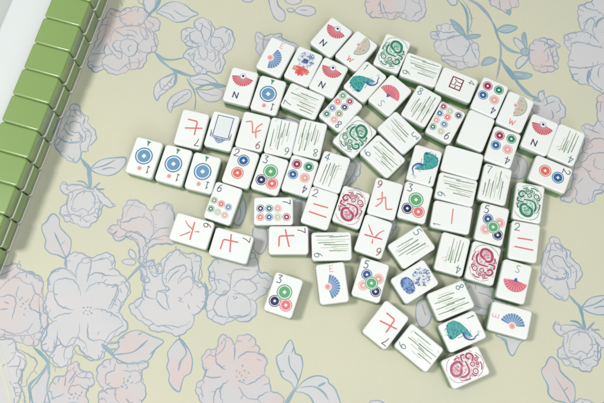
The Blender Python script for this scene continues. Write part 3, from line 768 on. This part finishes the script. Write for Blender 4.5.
        if blue:
            A.poly([(x-6,y-2),(x-5,y+3),(x-1,y+4.6),(x+3,y+4),(x+6.6,y+2),(x+6,y-3),(x+1,y-4.5),(x-3,y-4.4)],(128,160,216),.9)
            for k in range(60):
                a=r.random()*6.283;q=r.random()**.5; A.disc(x+6*q*math.cos(a),y+4*q*math.sin(a),r.uniform(.35,1.1),r.choice(((50,90,170),(140,175,222),(36,62,140),(80,150,200),(60,96,176))),.6)
            for k in range(14):
                a=k*.449; A.disc(x+6.1*math.cos(a),y+4.3*math.sin(a),.55,(34,58,130),.85)
            A.stroke([(x-5.6,y+2.6),(x-1,y+4.6),(x+5,y+3.2)],.6,(40,70,150),.85)
        else:
            for a,L,c in ((205,7.4,(240,136,120)),(245,6.6,(238,92,90)),(270,6.8,(232,76,82)),(297,6.6,(238,92,90)),(335,7.4,(240,136,120)),(188,7.0,(222,180,160)),(352,7.0,(232,120,110))):
                a=math.radians(a); p=(x+math.cos(a)*L*1.05,y+3.6+math.sin(a)*L*1.05); n=(-math.sin(a)*1.9,math.cos(a)*1.9); m=(x+math.cos(a)*L*.55,y+3.6+math.sin(a)*L*.55)
                A.poly([(x,y+3.6),(m[0]+n[0],m[1]+n[1]),p,(m[0]-n[0],m[1]-n[1])],c,.92)
            A.poly([(x-5,y+3.2),(x-2,y+4.8),(x+2,y+4.8),(x+5,y+3.2),(x,y+2)],(236,88,88),.9)
    elif kind=='peacock':
        UL,AC,DN=(213,39),(154,116),(-200,205)
        F=lambda t: [(p[0]*.92+.3,p[1]*.95) for p in fmap(t,UL,AC,DN)]
        A.poly(F('62 212 70 186 92 166 120 156 150 155 180 160 215 170 250 185 272 200 232 208 200 208 180 226 165 248 145 278 118 284 94 262 70 236'),(34,160,160),.95)
        r=random.Random(2)
        for k in range(150):
            x=r.uniform(60,250);y=r.uniform(155,280)
            if not (y>155+abs(x-120)*.12 and (y<215-(x-180)*.12 if x>180 else y<285-abs(x-110)*.5)): continue
            (fx,fy),=F([x,y]); A.disc(fx,fy,r.uniform(.3,.6),r.choice(((20,110,140),(80,205,180),(30,140,120),(24,90,130),(110,215,195))),.75)
        (fx,fy),=F([128,272]); A.disc(fx,fy,.9,(28,70,140),.9)
        A.stroke(F('200 208 226 226 262 224 288 206 294 182 304 166'),1.7,(30,66,156),.97,w2=.6); A.stroke(F('206 204 228 214 256 212'),.9,(60,130,196),.8)
        A.stroke(F('204 222 192 236 182 248'),.45,(60,60,110),.9,w2=.3)
        for t in ('302 162 298 138','302 162 310 140','302 162 288 144'): A.stroke(F(t),.35,(110,160,200),.7)
        A.stroke(F('306 166 314 170'),.4,(60,90,150),.8)
        glyph(N,'1',.17,.16,2.0,4.8,(70,140,130),.55)
    elif kind=='frame':
        B=(44,82,150)
        x0,y0=AB(.20,.08);x1,y1=AB(.82,.70)
        x0,x1=-6.2,6.4; y0,y1=12.2,-5.4
        A.stroke([(x0,y0),(x1,y0),(x1,y1),(x0,y1),(x0,y0)],.62,B,smooth=False)
        A.poly([(x0+.5,y0-.5),(x1-.5,y0-.5),(x1-.5,y1+.5),(x0+.5,y1+.5)],(205,222,228),.30,smooth=False)
        A.poly([(-7,-6.2),(-4,-7.4),(-2.5,-9.6),(0,-10.6),(2.5,-9.6),(4,-7.4),(7,-6.2)],(60,96,160),.9,smooth=False)
        for k in range(-3,4): A.stroke([(k*1.7,-6.4),(k*.6,-9.8)],.35,(200,215,235),.8)
        A.ring(0,-8.2,1.3,.4,(215,225,240),.8)
        A.stroke([(-8,-1),(-8,-5.6),(-7,-6.4)],.5,B,smooth=False); A.stroke([(-7.3,-3),(-7.3,-5.4)],.4,B); A.stroke([(8.1,-1),(8.1,-5.6),(7,-6.4)],.5,B,smooth=False); A.stroke([(7.3,-3),(7.3,-5.4)],.4,B)
    return N,A

ART={}
def tile_meshes(kind):
    if kind not in ART:
        if kind=='blank': ART[kind]=(None,None)
        else:
            N,A=art(kind); ART[kind]=(N.mesh('numeral_'+kind,TT+0.025),A.mesh('design_'+kind,TT+0.020))
    return ART[kind]

def part(name, me, parent):
    o=bpy.data.objects.new(name,me); COL.objects.link(o); o.parent=parent; return o

TILES = [
    ('dot1', -118.2, 170.3, 164.3, 'one big blue circle, leftmost tile of the row of three below a red seven'),
    ('dot1', -95.0, 163.9, 164.6, 'one-circle tile in the middle of the row of three big blue circle tiles'),
    ('dot1', -72.1, 157.7, 165.9, 'one-circle tile at the right end of the row of three'),
    ('crak7', -82.2, 193.6, 166.6, 'upside-down red character seven, left of the blue picture-frame tile'),
    ('frame', -58.2, 192.0, -14.2, 'tile with an empty blue rectangular frame and ornament, between red seven and red nine'),
    ('crak9', -33.8, 191.6, 165.9, 'upside-down red character nine, right of the blue frame tile'),
    ('bam6', -11.5, 186.8, 167.4, 'upside-down green bamboo six, between the red nine and the bamboo eight in its row'),
    ('bam8', 11.1, 185.6, 166.8, 'upside-down green bamboo eight, right of the bamboo six and above four circles'),
    ('north', -44.2, 229.6, -15.1, 'red fan over a letter N, leftmost of the four N tiles'),
    ('dot1', -21.9, 222.2, 163.3, 'blue one-circle tile set between the leftmost N fan tile and the bamboo seven'),
    ('east', -16.3, 255.2, -25.7, 'blue fan with pale E, left of the red lotus flower tile'),
    ('flower_red', 6.1, 247.3, -25.2, 'tile with a blue patterned disc above a red lotus flower'),
    ('north', 26.3, 237.5, -26.9, 'red fan N tile right of the red lotus flower, below the topmost N tile'),
    ('north', 28.9, 273.0, -38.6, 'red fan N tile at the very top of the cluster, beside the pale W fan'),
    ('west', 49.2, 261.1, -39.4, 'pale beige fan over a red W, beside the topmost N tile'),
    ('green_dragon', 78.2, 258.8, -24.0, 'green dragon medallion tile at the top of the cluster, left of a bamboo nine'),
    ('bam9', 101.1, 244.4, 69.1, 'sideways bamboo nine at the top between a green dragon and a dark red seal character'),
    ('crak4', 129.2, 231.4, -114.0, 'tile with dark red square seal character four, lying sideways at the top edge'),
    ('dot4', 155.0, 220.7, 154.5, 'four coloured circles, upper right of the cluster, between the seal character and a W fan'),
    ('west', 174.6, 208.4, -26.0, 'pale beige fan over a red W, between four circles and an N fan'),
    ('north', 192.6, 189.1, -24.5, 'red fan N tile at the right end, between the W fan and the bamboo four'),
    ('bam4', 213.1, 180.8, 155.5, 'bamboo four at the far right end of the cluster, beside the N fan'),
    ('dot2', 198.4, 156.7, -113.7, 'orange and blue two-circle tile lying sideways under the rightmost bamboo four'),
    ('dot4', 162.5, 178.9, 158.7, 'four coloured circles right of the upright blank white tile and above a bamboo seven'),
    ('blank', 142.3, 192.6, -24.4, 'blank white tile standing lengthwise between nine small circles and four circles'),
    ('dot9', 118.6, 199.3, 150.7, 'tile of nine small coloured circles, left of the upright blank tile'),
    ('bam8', 100.2, 213.3, -31.0, 'bamboo eight, upright, between the pink S fan and the nine small circles'),
    ('south', 75.3, 222.4, 138.1, 'upside-down pink fan with pale S, between the upper peacock and a bamboo eight'),
    ('peacock', 55.6, 234.1, -40.5, 'turquoise peacock tile between the topmost W fan and the upside-down S fan'),
    ('dot8', 35.7, 209.0, 138.9, 'tile of eight small coloured circles above the green dragon in the cluster\'s middle'),
    ('green_dragon', 46.4, 187.6, -41.6, 'green dragon medallion tilted left in the middle, below the eight circles'),
    ('bam7', 5.6, 217.3, 65.8, 'bamboo seven lying sideways under the red lotus flower tile, green side showing'),
    ('bam3', 81.9, 190.8, -136.8, 'tilted bamboo three beside the middle green dragon, above the tilted bamboo six'),
    ('bam6', 67.9, 171.3, 45.0, 'bamboo six, tilted, right of the middle green dragon and below the bamboo three'),
    ('bam4', 28.0, 158.6, -18.7, 'upright bamboo four with teal numeral in the middle, above the red dragon\'s left corner'),
    ('crak2', 18.2, 129.6, -17.9, 'red character two in the middle of the cluster, left of a red dragon'),
    ('red_dragon', 42.6, 130.3, 160.9, 'red dragon medallion between the red two and the red nine'),
    ('crak9', 68.9, 137.0, -16.0, 'upright red character nine, right of the red dragon and left of three circles'),
    ('crak6', 59.1, 107.4, 160.5, 'upside-down red character six, below the upright red nine'),
    ('dot3', 92.0, 134.1, -15.8, 'three coloured circles directly below the middle peacock, right of the red nine'),
    ('peacock', 100.2, 163.7, 162.7, 'upside-down turquoise peacock in the middle, head down, left of the sideways blank tile'),
    ('blank', 130.0, 166.3, -106.6, 'blank white tile lying sideways right of the upside-down peacock'),
    ('bam9', 124.1, 144.5, 75.3, 'bamboo nine lying sideways directly below the sideways blank tile'),
    ('crak1', 119.4, 122.3, 77.5, 'red character one lying sideways under a bamboo nine'),
    ('bam7', 154.5, 148.5, -15.3, 'upright bamboo seven right of the sideways blank tile and bamboo nine'),
    ('green_dragon', 179.5, 133.9, 168.4, 'green dragon medallion at the right side, below the orange and blue two circles'),
    ('crak2', 173.8, 103.4, -10.7, 'red character two at the right side, directly below the right green dragon'),
    ('dot5', 150.0, 117.0, -15.4, 'five circles with green centre at the right side, left of the red two'),
    ('red_dragon', 141.4, 86.9, -16.4, 'pink-red dragon medallion at the right, between a pale bamboo four and the S fan'),
    ('bam4', 118.4, 93.8, 163.9, 'pale upside-down bamboo four left of the right-hand red dragon'),
    ('bam5', 87.8, 99.4, -56.8, 'bamboo five lying aslant, above the blue flower tile'),
    ('flower_blue', 89.1, 72.9, -58.8, 'aslant tile with a blue flower beside a blue patterned disc'),
    ('bam8', 115.5, 58.8, -68.3, 'bamboo eight lying sideways directly above the lowest peacock'),
    ('peacock', 122.8, 36.1, -67.5, 'turquoise peacock lying sideways at the bottom, above the lowest red dragon'),
    ('red_dragon', 123.7, 10.3, 112.5, 'red dragon medallion, lowest tile of the whole cluster'),
    ('crak7', 66.4, 41.0, 141.2, 'tilted red character seven at the bottom, touching the lowest bamboo six'),
    ('bam6', 90.3, 24.4, 50.0, 'bamboo six at the bottom, between the tilted red seven and the lowest red dragon'),
    ('dot3', -9.1, 63.1, -18.3, 'lone three-circle tile lying apart on the cloth at the lower left'),
    ('east', 27.3, 71.9, 6.5, 'blue fan with pale E, upright, just below the sideways bamboo nine'),
    ('dot5', 56.0, 74.2, -17.1, 'five circles with green centre, right of the upright blue E fan'),
    ('bam9', 27.1, 99.9, 91.1, 'bamboo nine lying sideways at the lower middle, directly above the upright blue E fan'),
    ('crak7', -5.5, 104.6, -90.0, 'red character seven lying level and sideways, directly below the seven circles'),
    ('dot7', -17.1, 127.3, -89.8, 'tile of seven small coloured circles lying sideways above the level red seven'),
    ('dot4', 3.2, 155.4, 162.6, 'four coloured circles in the left middle, between three circles and bamboo four'),
    ('dot3', -20.2, 156.7, -17.6, 'three coloured circles in the left middle, between two circles and four circles'),
    ('dot2', -43.0, 162.0, -17.2, 'upright blue and orange two-circle tile above the six circles'),
    ('dot6', -55.8, 133.4, -18.6, 'tile of six small coloured circles below the blue and orange two circles'),
    ('crak6', -79.1, 111.8, -106.6, 'red character six lying sideways, leftmost of the lower left pair'),
    ('crak7', -48.8, 100.5, -105.1, 'red character seven lying sideways, right of the lower left red six'),
    ('south', 163.8, 72.9, -16.5, 'pink fan under a grey S, at the lower right above the sideways E fan'),
    ('east', 158.5, 44.1, 74.5, 'blue fan with pale E lying sideways at the lower right, rightmost bottom tile'),
]
for kind,x,y,deg,label in TILES:
    t = thing('mahjong_tile', label, 'mahjong tile', (x*S,y*S,0), math.radians(deg), 'loose mahjong tiles lying face up on the cloth')
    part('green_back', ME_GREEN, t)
    wf = part('white_face', ME_WHITE, t)
    n,a = tile_meshes(kind)
    if a: part('painted_design', a, wf)
    if n: part('letter' if kind in ('north','south','east','west') else 'numeral', n, wf)

# ------------------------------------------------------------------ the wall of face-down tiles, two high
L0 = Vector((-199.4,281.2)); nrm = Vector((0.9597,-0.2810)); dwn = Vector((-0.2810,-0.9597))
PITCHW = 22.72
ang = math.atan2(nrm.y,nrm.x)-math.pi/2
ORD = ['topmost','second','third','fourth','fifth','sixth','seventh','eighth','ninth','tenth','eleventh']
def wall_tile(k, level, label):
    c = L0 + nrm*(TL/2) + dwn*(PITCHW*(k+0.5)) + nrm*rnd.uniform(-.35,.35)
    t = thing('mahjong_tile', label, 'mahjong tile', (c.x*S,c.y*S,level*(TT_W+0.03)*S), ang+math.radians(rnd.uniform(-.5,.5)), 'green-backed mahjong tiles stacked face down in the wall')
    part('green_back', ME_GREEN_D, t); part('white_face', ME_WHITE_D, t)
for k in range(-2,9):
    wall_tile(k, 0, 'lower-course green-backed tile of the wall, %s from the top edge of the photo' % ORD[k+2])
    if k < 8:
        wall_tile(k, 1, 'upper-course green-backed tile of the wall, %s from the top edge of the photo' % ORD[k+2])


# ------------------------------------------------------------------ the white tile rack behind the wall
def make_rack():
    t = thing('tile_rack', 'smooth white acrylic tile rack behind the green wall, in the top left corner', 'tile rack',
              (L0.x*S, L0.y*S, 0), math.atan2(dwn.y,dwn.x))
    # local x runs along the wall, local -y... away from the tiles
    prof=[(1.5,0),(1.5,15.5),(2.3,16.6),(3.6,17.0),(37.5,17.0),(39.0,16.2),(39.6,14.6),(39.6,0)]
    def extr(name,prof,x0,x1,mat,z_off=0):
        v=[];f=[];n=len(prof)
        for x in (x0,x1):
            v+=[(x*S,-p*S,(z+z_off)*S) for p,z in prof]
        for i in range(n): f.append((i,(i+1)%n,n+(i+1)%n,n+i))
        f.append(tuple(range(n))[::-1]); f.append(tuple(range(n,2*n)))
        me=bpy.data.meshes.new(name); me.from_pydata(v,[],f); me.update()
        bm=bmesh.new(); bm.from_mesh(me); bmesh.ops.recalc_face_normals(bm,faces=bm.faces); bm.to_mesh(me); bm.free()
        me.materials.append(mat); o=bpy.data.objects.new(name,me); COL.objects.link(o); o.parent=t
        m=o.modifiers.new('bevel','BEVEL'); m.width=0.0006; m.segments=3; m.limit_method='ANGLE'; m.angle_limit=math.radians(25)
        for p in me.polygons: p.use_smooth=False
        return o
    extr('rack_body',prof,-120,330,M_RACK)
    extr('rack_lip',[(-0.0,0),(-0.0,9),(0.3,9.4),(1.3,9.4),(1.5,9),(1.5,0)],-120,330,M_RACK)
    back=[(39.8,0),(39.8,9),(40.6,10),(66,10),(67,9),(67,0)]
    extr('rack_tray',back,-120,330,M_TRAY)
make_rack()
